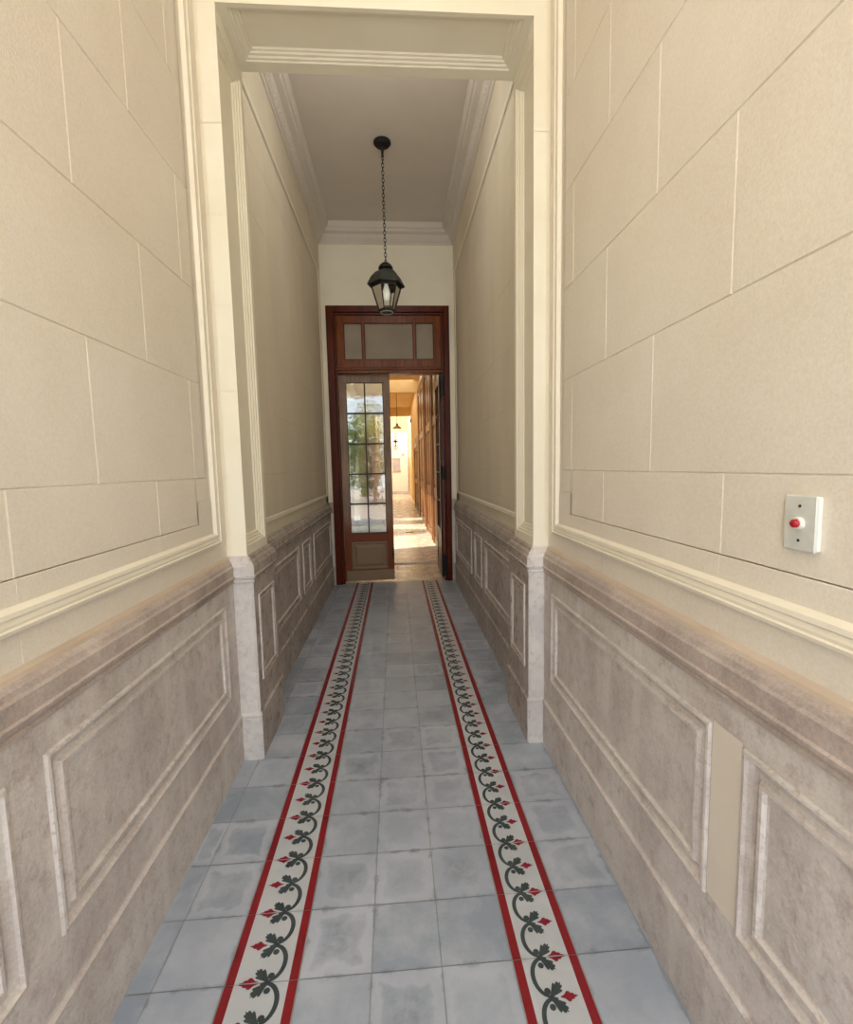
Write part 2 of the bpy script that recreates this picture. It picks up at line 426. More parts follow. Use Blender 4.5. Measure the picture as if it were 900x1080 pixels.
# egg beads along the cornice
def bead(x, y, ax):
    r = bmesh.ops.create_icosphere(bm, subdivisions=1, radius=.013)
    for v in r['verts']: v.co = Vector((v.co.x*(1.3 if ax == 'x' else .8)+x, v.co.y*(1.3 if ax == 'y' else .8)+y, v.co.z*1.3+3.925))
k = FL+.06
while k < FR-.05: bead(k, YB-.04, 'x'); k += .045
k = PB+.06
while k < YB-.05: bead(FL+.04, k, 'y'); bead(FR-.04, k, 'y'); k += .045
struct('trim_8', bm, M['ceil'])
bm = BM(); box(bm, (XL-.1, YN, ZC), (XR+.1, YB+.1, ZC+.1))
struct('ceiling', bm, M['ceil'])

# ------------------------------------------------------------------ stone dado
PLINTH = [(.035, 0), (.035, .205), (.033, .212), (.038, .216), (.038, .224), (.030, .230), (.028, .236)]
CAP = [(.028, .862, 0), (.034, .864, 0), (.036, .872, 0), (.031, .876, 0), (.034, .884, 0), (.041, .888, 0), (.043, .897, 0), (.037, .901, 0), (.037, .940, 0), (.031, .946, 0), (.027, .958, 0), (.014, .968, 1), (.012, .978, 1), (-.003, .988, 1)]
PROF = [(0, 0), (.003, .007), (.010, .008), (.014, .001), (.022, -.005), (.032, -.007), (.042, -.004), (.046, .004), (.054, .004), (.058, -.004), (.062, -.006)]
def body(bm, P, s0, s1, panels, mi=0, prof=PROF, z0=.236, z1=.862, h=.028):
    pz0, pz1 = .365, .79
    cur = s0
    for a, b in panels:
        rect(bm, P, cur, a, z0, z1, h, mi); rect(bm, P, a, b, z0, pz0, h, mi); rect(bm, P, a, b, pz1, z1, h, mi)
        frame(bm, P, a, b, pz0, pz1, prof, h, fill=mi, mi=mi, light={0: 3, 1: 3, 7: 3, 8: 3}); cur = b
    rect(bm, P, cur, s1, z0, z1, h, mi)
def dado(side):
    sg = 1 if side == 'L' else -1
    xw, xj, fx = (XL, JL, FL) if side == 'L' else (XR, JR, FR)
    dx = DL if side == 'L' else DR
    near = [(xw, YN), (xw, PF), (xj, PF)]
    # near run
    bm = BM()
    sweep_plan(bm, [(xw, YN), (xw, PF)], PLINTH+[(.028, .236)], -sg); 
    sweep_plan(bm, [(xw, YN), (xw, PF)], [(a, b, c+1) for a, b, c in CAP], -sg)
    ps = [(-.25-.0, .86), (.958, 2.045)] if side == 'R' else [(-.22, .883), (.982, 2.04)]
    ps = [(-1.36, -.35)]+ps
    body(bm, PL[side], YN, PF-.028, ps)
    struct('baseboard_left' if side == 'L' else 'baseboard_right', bm, [M['stone'], M['stonecap'], M['stonetan'], M['bead']])
    # pier front
    bm = BM()
    pr = [(q[0], q[1]) for q in PLINTH]+[(.028, .862)]+[(q[0], q[1]) for q in CAP]
    e = .0
    s_ = Plane((xw, PF, 0), (sg, 0, 0), (0, -1, 0))
    A = [bm.verts.new((xw+sg*q[0], PF-q[0], q[1])) for q in pr]
    A2 = [bm.verts.new((xj+sg*(q[0]-.010), PF-q[0], q[1])) for q in pr]
    A3 = [bm.verts.new((xj+sg*q[0], PF-q[0]+.010, q[1])) for q in pr]
    for X, Y_ in ((A, A2), (A2, A3)):
        for k in range(len(pr)-1): bm.faces.new((X[k], Y_[k], Y_[k+1], X[k+1]))
    struct('trim_9' if side == 'L' else 'trim_10', bm, M['stonewhite'])
    # pier side and far run
    bm = BM()
    path = [(xj, PF+.010), (xj, PB), (fx, PB), (fx, YB-.02), (dx, YB-.02)]
    # open the first corner cleanly: start straight
    sweep_plan(bm, path, PLINTH, -sg, skew=PF+.010); sweep_plan(bm, path, [(a, b, c+1) for a, b, c in CAP], -sg, skew=PF+.010)
    J = Plane((xj, 0, 0), (0, 1, 0), (sg, 0, 0))
    small = [(d*.55, h*.8) for d, h in PROF]
    body(bm, J, PF-.018, PB+.028, [(2.225, 2.50)], prof=small)
    quad(bm, [(xj+sg*.028, PB+.028, .236), (fx+sg*.028, PB+.028, .236), (fx+sg*.028, PB+.028, .862), (xj+sg*.028, PB+.028, .862)])
    body(bm, PL['F'+side], PB+.028, YB-.048, [(2.68, 3.60), (3.74, 4.10), (4.24, 5.36)])
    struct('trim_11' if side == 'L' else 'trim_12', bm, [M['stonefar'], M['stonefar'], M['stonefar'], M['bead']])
    # pale foot of the door pier
    bm = BM(); box(bm, (fx+sg*.0, YB-.050, 0), (dx+sg*.004, YB+.001, .86)); 
    struct('trim_13' if side == 'L' else 'trim_14', bm, M['stonewhite'])
dado('L'); dado('R')
# smooth plaster patch between the two right-hand panels
bm = BM(); rect(bm, PL['R'], .864, .954, .375, .798, .0295); 
struct('trim_15', bm, M['patch'])

# ------------------------------------------------------------------ floor
bm = BM(); uvl = bm.loops.layers.uv.new('UVMap'); rl = bm.faces.layers.float.new('rnd')
XT = [XL+.03, -.688, -.4985, -.2985, -.1018, .092, .289, .4775, .692, XR-.03]
Y0 = 1.1552
def uvf(f, x0, x1, y0, y1, rnd):
    f[rl] = rnd
    for l in f.loops: l[uvl].uv = ((l.vert.co.x-x0)/(x1-x0), (l.vert.co.y-y0)/(y1-y0))
rows = [Y0+.2*k for k in range(-13, 23)]
rows = [y for y in rows if YN-.2 < y < 5.57]
g = .0014
for y0, y1 in zip(rows, rows[1:]):
    for i in range(len(XT)-1):
        x0, x1 = XT[i], XT[i+1]
        strip = i in (2, 6)
        rn = random.random()
        if not strip:
            dz = random.uniform(-.0006, .0006)
            f = quad(bm, [(x0+g, y0+g, dz), (x1-g, y0+g, dz), (x1-g, y1-g, dz), (x0+g, y1-g, dz)], 0); uvf(f, x0, x1, y0, y1, rn)
        else:
            rn = .2+.6*rn
            r = .027; 
            for a, b, mi in ((x0+.003, x0+r, 2), (x0+r, x1-r, 1), (x1-r, x1-.003, 2)):
                f = quad(bm, [(a, y0+g*.6, .0003), (b, y0+g*.6, .0003), (b, y1-g*.6, .0003), (a, y1-g*.6, .0003)], mi); uvf(f, x0, x1, y0, y1, rn)
# bed of grout
quad(bm, [(XL, YN, -.0022), (XR, YN, -.0022), (XR, 5.56, -.0022), (XL, 5.56, -.0022)], 3)
# scroll inlay: two repeats per tile, buds pointing at the walls
ZI = .0009
def poly(pts, mi, z=ZI):
    f = bm.faces.new([bm.verts.new((p[0], p[1], z)) for p in pts]); f.material_index = mi
def stroke(pts, ws, T, z):
    L, R = [], []
    for i, p in enumerate(pts):
        a = pts[max(0, i-1)]; b = pts[min(len(pts)-1, i+1)]
        d = Vector((b[0]-a[0], b[1]-a[1])).normalized(); n = Vector((-d.y, d.x))*ws[i]
        L.append((p[0]+n.x, p[1]+n.y)); R.append((p[0]-n.x, p[1]-n.y))
    for i in range(len(pts)-1): poly([T(*L[i]), T(*L[i+1]), T(*R[i+1]), T(*R[i])], 4, z)
def mirror_y(S): return S+[(x, -y) for x, y in reversed(S) if y != 0]
LEAF = mirror_y([(0, -.0034), (.010, -.0055), (.019, -.0095), (.027, -.0128), (.0315, -.0122), (.0300, -.0075), (.0365, -.0080), (.0400, -.0062), (.0385, -.0022), (.0445, 0)])
BUD = mirror_y([(0, -.0006), (.009, -.0038), (.0165, -.0110), (.0215, -.0102), (.0235, -.0068), (.030, -.0060), (.0315, -.0030), (.0405, 0)])
def motif(T, split):
    # C shaped stem from the junction at b=.1 swinging inward to the junction at b=0
    a0, a1 = .052, .056
    pts, ws = [], []
    N = 18
    for i in range(N+1):
        t = i/N; th = math.radians(72+t*200)
        ca, cb = .056, .050
        a = ca+.037*math.cos(th)*1.0; b = cb+.048*math.sin(th)
        pts.append((a, b)); ws.append(.0028+.0030*math.sin(math.pi*min(1, t*1.05))**.7)
    stroke(pts, ws, T, ZI)
    # small curls by the junction
    for (ca, cb, rr) in ((.0455, .0155, .0086), (.0475, .0790, .0080)):
        poly([T(ca+rr*math.cos(q*math.pi/5), cb+rr*math.sin(q*math.pi/5)) for q in range(10)], 4, ZI+.0002)
    # leaves at the junction (b=0)
    def place(S, ox, oy, ang, sc, mi, z):
        c, s = math.cos(ang), math.sin(ang)
        poly([T(ox+sc*(x*c-y*s), oy+sc*(x*s+y*c)) for x, y in S], mi, z)
    place(LEAF, .050, .001, math.radians(44), 1.1, 4, ZI+.0001)
    place(LEAF, .050, -.001, math.radians(-44), 1.1, 4, ZI+.0001)
    if split:
        S1 = [p for p in BUD if p[1] <= 0]; S2 = [p for p in BUD if p[1] >= 0]
        place([(x, y-.0010) for x, y in S1], .071, 0, 0, 1.22, 5, ZI+.0002)
        place([(x, y+.0010) for x, y in S2], .071, 0, 0, 1.22, 5, ZI+.0002)
    else: place(BUD, .074, 0, 0, 1.14, 5, ZI+.0002)
for y0 in rows[:-1]:
    for k in (0, 1):
        yy = y0+.1*k
        x0, x1 = XT[6], XT[7]; sc = (x1-x0-.054)/.130
        motif(lambda a, b, X=x0+.027, s=sc, Y=yy: (X+a*s, Y+b), k == 0)
        x0, x1 = XT[2], XT[3]; sc = (x1-x0-.054)/.130
        motif(lambda a, b, X=x1-.027, s=sc, Y=yy: (X-a*s, Y+b), k == 0)
bmesh.ops.recalc_face_normals(bm, faces=bm.faces)
for f in bm.faces:
    if f.normal.z < 0: f.normal_flip()
struct('floor', bm, [M['tile'], M['field'], M['redt'], M['grout'], M['green'], M['bud']])
# floor beyond the door
bm = BM(); uvl = bm.loops.layers.uv.new('UVMap'); rl = bm.faces.layers.float.new('rnd')
y = 5.56
while y < 24.2:
    for i in range(8):
        x0 = -.8+.2*i; x1 = min(x0+.2, .74); y1 = min(y+.2, 24.3)
        f = quad(bm, [(x0+.0015, y+.0015, 0), (x1-.0015, y+.0015, 0), (x1-.0015, y1-.0015, 0), (x0+.0015, y1-.0015, 0)]); uvf(f, x0, x1, y, y1, random.random())
    y += .2
quad(bm, [(-.8, 5.56, -.002), (2.5, 5.56, -.002), (2.5, 24.3, -.002), (-.8, 24.3, -.002)], 1)
for f in bm.faces:
    f.normal_update()
    if f.normal.z < 0: f.normal_flip()
struct('floor_far', bm, [M['btile'], M['grout']])
bm = BM(); box(bm, (-.79, 6.52, -.01), (.72, 6.62, .006), bev=.003); struct('trim_16', bm, M['stonewhite'])

# ------------------------------------------------------------------ the wooden double door
D = empty('door_1', (-.035, YB, 0)); D['kind'] = 'structure'
DO = Vector((-.035, YB, 0))
AJAR = [0]
def dpart(name, bm, mat, parent=D, smooth=False):
    for v in bm.verts:
        if AJAR[0]:
            c_ = Vector((-.628, YB+.06, v.co.z)); v.co = Matrix.Rotation(AJAR[0], 3, 'Z') @ (v.co-c_)+c_
        v.co -= DO
    return obj(name, bm, mat, parent, smooth)
# frame
bm = BM()
for a, b in (((DL, YB-.012, 0), (-.655, YB+.14, DT)), ((.60, YB-.012, 0), (DR, YB+.14, DT)), ((-.655, YB-.012, 3.145), (.60, YB+.14, DT))):
    box(bm, a, b, bev=.004)
box(bm, (-.655, YB+.012, 0), (-.632, YB+.14, 3.145), bev=.003); box(bm, (.572, YB+.012, 0), (.60, YB+.14, 3.145), bev=.003)
box(bm, (-.632, YB+.012, 3.12), (.572, YB+.14, 3.145), bev=.003)
dpart('door_frame', bm, M['frame'])
bm = BM(); box(bm, (-.632, YB-.004, 2.465), (.572, YB+.14, 2.535), bev=.006); box(bm, (-.64, YB-.022, 2.500), (.585, YB-.002, 2.522), bev=.005)
dpart('transom_rail', bm, M['sash'])
bm = BM()
sx = [(-.632, -.545), (-.339, -.312), (.250, .278), (.486, .572)]
for a, b in sx: box(bm, (a, YB+.03, 2.535), (b, YB+.075, 3.12), bev=.003)
box(bm, (-.632, YB+.032, 2.535), (.572, YB+.073, 2.625), bev=.003); box(bm, (-.632, YB+.032, 3.035), (.572, YB+.073, 3.12), bev=.003)
ts = dpart('transom_window', bm, M['sash'])
for a, b in ((-.545, -.339), (-.312, .250), (.278, .486)):
    dpart('pane', boxbm((a-.004, YB+.050, 2.62), (b+.004, YB+.055, 3.04)), M['tglass'], ts)
    bm = BM()
    for q in ((a, 2.625, a+.008, 3.035), (b-.008, 2.625, b, 3.035), (a, 2.625, b, 2.633), (a, 3.027, b, 3.035)):
        box(bm, (q[0], YB+.036, q[1]), (q[2], YB+.05, q[3]))
    dpart('glazing_bead', bm, M['frame'], ts)
# left leaf, a little ajar
AJAR[0] = math.radians(2.9)
lx0, lx1, ly = -.628, -.038, YB+.055
px0, px1, pz0, pz1 = -.548, -.118, .60, 2.375
bm = BM()
box(bm, (lx0, ly, .022), (px0, ly+.042, 2.46), bev=.003); box(bm, (px1, ly, .022), (lx1, ly+.042, 2.46), bev=.003)
box(bm, (px0-.002, ly+.001, pz1), (px1+.002, ly+.041, 2.46)); box(bm, (px0-.002, ly+.001, .495), (px1+.002, ly+.041, pz0))
box(bm, (px0-.002, ly+.001, .022), (px1+.002, ly+.041, .16))
leaf = dpart('door_leaf', bm, M['leaf'])
leaf['label'] = 'nearly closed left leaf with ten glass panes and a raised bottom panel'
bm = BM()
PP = Plane((0, ly, 0), (1, 0, 0), (0, -1, 0))
frame(bm, PP, px0, px1, .16, .495, [(0, 0), (.004, .007), (.014, .008), (.02, -.012), (.034, -.014), (.062, .0), (.066, .002)], 0, fill=0)
dpart('raised_panel', bm, M['panelw'], leaf)
bm = BM(); box(bm, (lx0+.012, ly-.012, .026), (lx1-.002, ly, .15), bev=.004)
dpart('weather_board', bm, M['panelw'], leaf)
bm = BM(); xm = (px0+px1)/2
box(bm, (xm-.008, ly-.002, pz0), (xm+.008, ly+.03, pz1))
rz = [pz0+(pz1-pz0)*k/5 for k in range(6)]
for z in rz[1:-1]: box(bm, (px0, ly-.001, z-.009), (px1, ly+.029, z+.009))
for q in ((px0, pz0, px0+.007, pz1), (px1-.007, pz0, px1, pz1), (px0, pz0, px1, pz0+.008), (px0, pz1-.007, px1, pz1)):
    box(bm, (q[0], ly-.0005, q[1]), (q[2], ly+.03, q[3]))
dpart('glazing_bars', bm, M['bar'], leaf)
for r in range(5):
    for a, b in ((px0, xm), (xm, px1)):
        dpart('pane', boxbm((a+.002, ly+.016, rz[r]+.002), (b-.002, ly+.019, rz[r+1]-.002)), M['glass'], leaf)
AJAR[0] = 0
# right leaf folded back, edge and inside face towards us
bm = BM(); hx = .548
box(bm, (hx, YB+.15, .022), (hx+.042, YB+.15+.075, 2.46), bev=.003); box(bm, (hx, YB+.66, .022), (hx+.042, YB+.735, 2.46), bev=.003)
for z0, z1 in ((.022, .16), (.495, .60), (2.375, 2.46)): box(bm, (hx+.001, YB+.2, z0), (hx+.041, YB+.68, z1))
lf2 = dpart('door_leaf', bm, M['frame']); lf2['label'] = 'right leaf folded back into the corridor beyond'
bm = BM()
box(bm, (hx+.002, YB+.435, .6), (hx+.036, YB+.45, 2.375))
for z in rz[1:-1]: box(bm, (hx+.002, YB+.22, z-.009), (hx+.036, YB+.66, z+.009))
dpart('glazing_bars', bm, M['bar'], lf2)
for r in range(5):
    for a, b in ((.226, .434), (.451, .658)):
        dpart('pane', boxbm((hx+.018, YB+a, rz[r]+.01), (hx+.021, YB+b, rz[r+1]-.01)), M['glass'], lf2)
dpart('raised_panel', boxbm((hx+.006, YB+.226, .161), (hx+.036, YB+.66, .494), .006), M['panelw'], lf2)
def hinge(x0, x1, z0, z1):
    bm = BM(); box(bm, (x0, YB+.0, z0), (x1, YB+.013, z1), bev=.003)
    tube(bm, (x0+.012, YB-.002, z0-.01), (x0+.012, YB-.002, z1+.01), .010, 10)
    tube(bm, (x1-.012, YB-.000, z0+.02), (x1-.012, YB-.000, z1-.02), .006, 8)
    return bm
for z0, z1 in ((2.21, 2.44), (1.225, 1.38), (.06, .32)):
    dpart('hinge', hinge(.537, .602, z0, z1), M['iron'])
for z0, z1 in ((2.15, 2.25), (1.19, 1.36), (.12, .28)):
    AJAR[0] = 0; bm = BM(); tube(bm, (-.640, YB+.048, z0), (-.640, YB+.048, z1), .009, 10); dpart('hinge', bm, M['iron'])
bm = BM()
AJAR[0] = math.radians(2.9); tube(bm, (lx1-.012, ly-.012, .33), (lx1-.012, ly-.012, .36), .012, 10); box(bm, (lx1-.022, ly-.006, .28), (lx1-.004, ly, .41))
dpart('bolt', bm, M['iron'], leaf)

# ------------------------------------------------------------------ lantern
LX, LY = -.034, 4.12
R = empty('pendant_lantern', (LX, LY, 2.70))
tag(R, 'black iron hexagonal lantern hanging on a chain before the wooden door', 'lantern')
def lp(name, bm, mat, parent=R, smooth=False): return obj(name, bm, mat, parent, smooth)
Z = lambda z: z-2.70
bm = BM(); lathe(bm, [(.004, Z(4.06)), (.070, Z(4.058)), (.072, Z(4.045)), (.056, Z(4.028)), (.014, Z(4.018)), (.008, Z(3.94))], 24)
lp('canopy', bm, M['iron'], smooth=False)
bm = BM(); z = Z(3.935); k = 0
while z > Z(3.105):
    torus(bm, (0.002*math.sin(z*5), .0, z), .0105, .0024, Matrix.Rotation(math.pi/2*(k % 2)+.3, 3, 'Z'), 12, 5, 1.75); z -= .0295; k += 1
lp('chain', bm, M['iron'], smooth=True)
bm = BM(); lathe(bm, [(.006, Z(3.105)), (.030, Z(3.100)), (.048, Z(3.085)), (.060, Z(3.068)), (.062, Z(3.056)), (.046, Z(3.048)), (.03, Z(3.042))], 24)
lp('finial', bm, M['iron'], smooth=False)
bm = BM(); ph = math.radians(12)
lathe(bm, [(.030, Z(3.052)), (.060, Z(3.040)), (.094, Z(3.022)), (.130, Z(2.984)), (.155, Z(2.938)), (.164, Z(2.922)), (.158, Z(2.914)), (.118, Z(2.952)), (.100, Z(2.965)), (.02, Z(3.02))], 6, phase=ph)
lp('roof', bm, M['ironroof'])
bm = BM(); lathe(bm, [(.132, Z(2.945)), (.128, Z(2.895)), (.122, Z(2.895)), (.125, Z(2.945))], 6, phase=ph)
lp('collar', bm, M['iron'])
for k in range(6):
    t = ph+math.pi/3*k
    bm = BM(); tube(bm, (.126*math.cos(t), .126*math.sin(t), Z(2.90)), (.070*math.cos(t), .070*math.sin(t), Z(2.718)), .0052, 6)
    lp('glazing_bar', bm, M['iron'])
    t2 = t+math.pi/3
    bm = BM(); quad(bm, [(.122*math.cos(t), .122*math.sin(t), Z(2.895)), (.122*math.cos(t2), .122*math.sin(t2), Z(2.895)), (.068*math.cos(t2), .068*math.sin(t2), Z(2.722)), (.068*math.cos(t), .068*math.sin(t), Z(2.722))])
    lp('pane', bm, M['lglass'])
bm = BM(); lathe(bm, [(.050, Z(2.700)), (.068, Z(2.700)), (.074, Z(2.712)), (.070, Z(2.722)), (.05, Z(2.722))], 6, phase=ph); br = lp('base_ring', bm, M['iron'])
bm = BM(); torus(bm, (0, 0, Z(2.700)), .052, .006, Matrix.Rotation(math.pi/2, 3, 'X'), 24, 8); lp('rim', bm, M['ring'], br, smooth=True)
bm = BM(); lathe(bm, [(.004, Z(2.985)), (.022, Z(2.98)), (.022, Z(2.935)), (.018, Z(2.93))], 16); sk = lp('socket', bm, M['plastic2'])
bm = BM(); lathe(bm, [(.012, Z(2.93)), (.022, Z(2.90)), (.031, Z(2.865)), (.031, Z(2.835)), (.022, Z(2.805)), (.008, Z(2.795))], 18); lp('bulb', bm, M['bulb'], sk, smooth=True)

# ------------------------------------------------------------------ bell push on the right wall
BX, BY, BZ = XR, .777, 1.267
B = empty('bell_push', (BX, BY, BZ))
tag(B, 'white rectangular plate with a red push button on the cream right wall', 'bell push')
bm = BM(); box(bm, (-.009, -.031, -.048), (0.0, .031, .048), bev=.002); obj('back_box', bm, M['plastic2'], B)
bm = BM(); box(bm, (-.0145, -.034, -.0505), (-.008, .034, .0505), bev=.003); fpl = obj('face_plate', bm, M['plastic'], B)
bm = BM(); lathe(bm, [(.0115, -.0143), (.0115, -.019), (.0095, -.0205), (.0085, -.0205)], 20, axis='x'); obj('button_collar', bm, M['plastic2'], B)
bm = BM(); lathe(bm, [(.0076, -.018), (.0076, -.026), (.0058, -.0285), (.002, -.029)], 20, axis='x'); obj('button', bm, M['red'], B, True)
for z in (.031, -.031):
    bm = BM(); lathe(bm, [(.0026, -.0143), (.0024, -.016), (.001, -.0163)], 10, (0, 0, z), axis='x'); obj('screw', bm, M['screw'], fpl)

# ------------------------------------------------------------------ corridor beyond the door
CZ = 3.9
bm = BM(); box(bm, (.72, 5.70, 0), (.92, 24.3, CZ)); struct('wall_beyond_right', bm, M['beyondwall'])
bm = BM(); box(bm, (-.95, 5.70, 0), (-.79, 7.6, CZ)); box(bm, (-.95, 12.3, 0), (-.79, 24.3, CZ)); box(bm, (-.95, 7.6, 3.0), (-.79, 12.3, CZ))
struct('wall_beyond_left', bm, M['beyondwall'])
bm = BM(); box(bm, (-.95, 24.3, 0), (1.4, 24.5, 4.4)); struct('wall_end', bm, M['beyondwall'])
bm = BM(); box(bm, (-.95, 5.70, CZ), (.92, 20, CZ+.1)); box(bm, (-.79, 20.0, 3.55), (.72, 20.3, CZ+.1)); struct('ceiling_beyond', bm, M['beyondwall'])
# partition with a tall opening
bm = BM(); box(bm, (-.79, 13.2, 3.46), (.72, 13.4, CZ)); box(bm, (.655, 13.2, 0), (.72, 13.4, 3.46)); box(bm, (-.79, 13.2, 0), (-.72, 13.4, 3.46))
struct('wall_partition', bm, M['beyondwall'])
# wooden panelled double doors along the right wall
def wood_door(y0, y1, zt, n, lab):
    d = empty(n, (.72, (y0+y1)/2, 0)); d['kind'] = 'structure'
    O = Vector((.72, (y0+y1)/2, 0))
    P = Plane((.70, 0, 0), (0, 1, 0), (-1, 0, 0))
    bm = BM(); box(bm, (.66, y0-.1, 0), (.72, y0, zt+.1), bev=.006); box(bm, (.66, y1, 0), (.72, y1+.1, zt+.1), bev=.006); box(bm, (.66, y0, zt), (.72, y1, zt+.1), bev=.006)
    for v in bm.verts: v.co -= O
    obj('door_frame', bm, M['bwood'], d)
    w = (y1-y0)/2
    for k in range(2):
        a, b = y0+k*w+.004, y0+(k+1)*w-.004; bm = BM()
        zz = [0.01, .12, .86, 1.0, 2.1, 2.24, zt-.12, zt]
        fr = [(0, 0), (.004, .006), (.012, .006), (.02, -.012), (.05, -.014), (.09, -.002)]
        for z0, z1 in ((.01, .12), (.86, 1.0), (2.1, 2.24), (zt-.12, zt)): rect(bm, P, a, b, z0, z1, .02)
        for z0, z1 in ((.12, .86), (1.0, 2.1), (2.24, zt-.12)):
            rect(bm, P, a, a+.1, z0, z1, .02); rect(bm, P, b-.1, b, z0, z1, .02)
            frame(bm, P, a+.1, b-.1, z0, z1, fr, .02, fill=0)
        rect(bm, P, a, b, .01, zt, -.005)
        for v in bm.verts: v.co -= O
        obj('door_leaf', bm, M['bwood'], d)
wood_door(6.9, 8.3, 3.4, 'door_2', ''); wood_door(8.75, 10.15, 3.4, 'door_3', ''); wood_door(10.7, 12.9, 3.4, 'door_4', ''); wood_door(13.9, 15.9, 2.0, 'door_5', '')
# far white door
d = empty('door_6', (.25, 24.3, 0)); d['kind'] = 'structure'
O = Vector((.25, 24.3, 0))
def fp(n, bm, mat):
    for v in bm.verts: v.co -= O
    return obj(n, bm, mat, d)
bm = BM(); box(bm, (-.5, 24.22, .14), (.66, 24.28, 3.15), bev=.01); fp('door_leaf', bm, M['white'])
bm = BM(); box(bm, (-.79, 24.18, 0), (.72, 24.3, .14), bev=.01); fp('doorstep', bm, M['stonewhite'])
bm = BM(); box(bm, (.66, 24.2, .14), (.70, 24.3, 3.2)); box(bm, (-.54, 24.2, .14), (-.5, 24.3, 3.2)); box(bm, (-.5, 24.2, 3.15), (.66, 24.3, 3.2)); fp('door_frame', bm, M['stone'])
bm = BM()
for k in range(6): tube(bm, (-.10+k*.07, 24.19, 1.18), (-.10+k*.07, 24.19, 1.82), .014, 6)
box(bm, (-.14, 24.18, 1.80), (.29, 24.215, 1.86)); box(bm, (-.14, 24.18, 1.14), (.29, 24.215, 1.20)); fp('window_grille', bm, M['stonefar'])
bm = BM(); box(bm, (-.12, 24.205, 1.18), (.27, 24.218, 1.82)); fp('grille_backing', bm, M['stonewhite'])
bm = BM(); box(bm, (.36, 24.17, 2.0), (.5, 24.22, 2.05), bev=.005); fp('handle', bm, M['stonefar'])
# hanging iron ornament on the far door
bm = BM()
for k in range(4):
    t = math.pi/4*0+k*math.pi/2
    c = Vector((.06, 24.15, 2.72)); u = Vector((math.cos(t), 0, math.sin(t))); w = Vector((-math.sin(t), 0, math.cos(t)))
    for s in (0, .02):
        vs = [c+w*.05+Vector((0, s, 0)), c+u*.16+Vector((0, s, 0)), c-w*.05+Vector((0, s, 0)), c+Vector((0, s, 0))]; bm.faces.new([bm.verts.new(v) for v in vs])
tube(bm, (.06, 24.16, 2.4), (.06, 24.16, 3.0), .012, 6); torus(bm, (.06, 24.16, 2.42), .09, .012, Matrix.Identity(3), 16, 5); torus(bm, (.06, 24.16, 3.02), .09, .010, Matrix.Identity(3), 16, 5)
tube(bm, (.06, 24.16, 2.72), (.06, 24.235, 2.72), .012, 6)
tag(obj('iron_ornament', bm, M['iron']), 'small dark star-shaped iron ornament on the bright white door at the far end', 'ornament')
# pendant lamp far down the corridor
p = empty('pendant_lamp', (.107, 16, 2.72)); tag(p, 'small bronze pendant lamp on a thin rod far beyond the open door', 'lamp')
bm = BM(); tube(bm, (0, 0, .12), (0, 0, CZ-2.72), .010, 8); obj('rod', bm, M['iron'], p)
bm = BM(); lathe(bm, [(.02, .16), (.04, .10), (.05, .07), (.02, .05)], 16); obj('socket', bm, M['iron'], p)
bm = BM(); lathe(bm, [(.03, .08), (.08, .055), (.14, .01), (.16, -.02), (.155, -.02), (.07, .04), (.02, .06)], 24); obj('lamp_shade', bm, M['bwood'], p)
bm = BM(); lathe(bm, [(.01, .05), (.035, .02), (.03, -.01), (.01, -.02)], 12); obj('bulb', bm, M['bulb'], p)
# wall light and drain
w = empty('wall_light', (.72, 19.6, 3.3)); tag(w, 'tiny glowing wall light high on the right, far down the corridor', 'lamp')
bm = BM(); box(bm, (-.05, -.05, -.06), (0, .05, .06), bev=.01); obj('bracket', bm, M['iron'], w)
bm = BM(); bmesh.ops.create_icosphere(bm, subdivisions=2, radius=.07, matrix=Matrix.Translation((-.10, 0, .02))); obj('globe', bm, flat('glowing globe', rgb(255, 236, 190), .4, emit=3), w, True)
bm = BM(); box(bm, (.19, 9.75, .0005), (.36, 9.82, .006), bev=.002)
tag(obj('floor_drain', bm, M['iron']), 'narrow dark drain slot in the bright floor beyond the open door', 'drain')

# ------------------------------------------------------------------ patio at the left, seen through the door panes
bm = BM(); quad(bm, [(-6.2, 6.3, -.01), (-.79, 6.3, -.01), (-.79, 12.5, -.01), (-6.2, 12.5, -.01)]); struct('ground', bm, M['btile'] if False else M['stone'])
bm = BM(); box(bm, (-6.4, 6.1, 0), (-6.2, 13.7, 3.0)); box(bm, (-6.4, 13.5, 0), (-.95, 13.7, 3.6)); box(bm, (-6.4, 6.1, 0), (-.95, 6.3, 3.0)); struct('wall_patio', bm, M['patch'])
bm = BM(); box(bm, (-1.9, 12.2, 3.0), (-.95, 13.5, 3.1)); struct('canopy_roof', bm, M['bwood'])
gm = []
for nm, a, b in (('leaf green', rgb(62, 96, 40), rgb(138, 160, 84)), ('leaf yellow green', rgb(120, 140, 60), rgb(196, 196, 120)), ('leaf grey green', rgb(70, 100, 70), rgb(150, 170, 140))):
    m_, nt, bs, _ = newmat(nm)
    nt.links.new(ramp(nt, noise(nt, 7, 3), [(.35, a), (.65, b)]), bs.inputs['Base Color']); bs.inputs['Roughness'].default_value = .4
    gm.append(m_)
barkm = mottled('pinkish bark', rgb(140, 106, 92), rgb(196, 164, 148), 6, .8, .5, 20, vec=(2, 2, .4))
potm = mottled('terracotta', rgb(150, 92, 64), rgb(178, 118, 88), 4, .8, .2, 40)
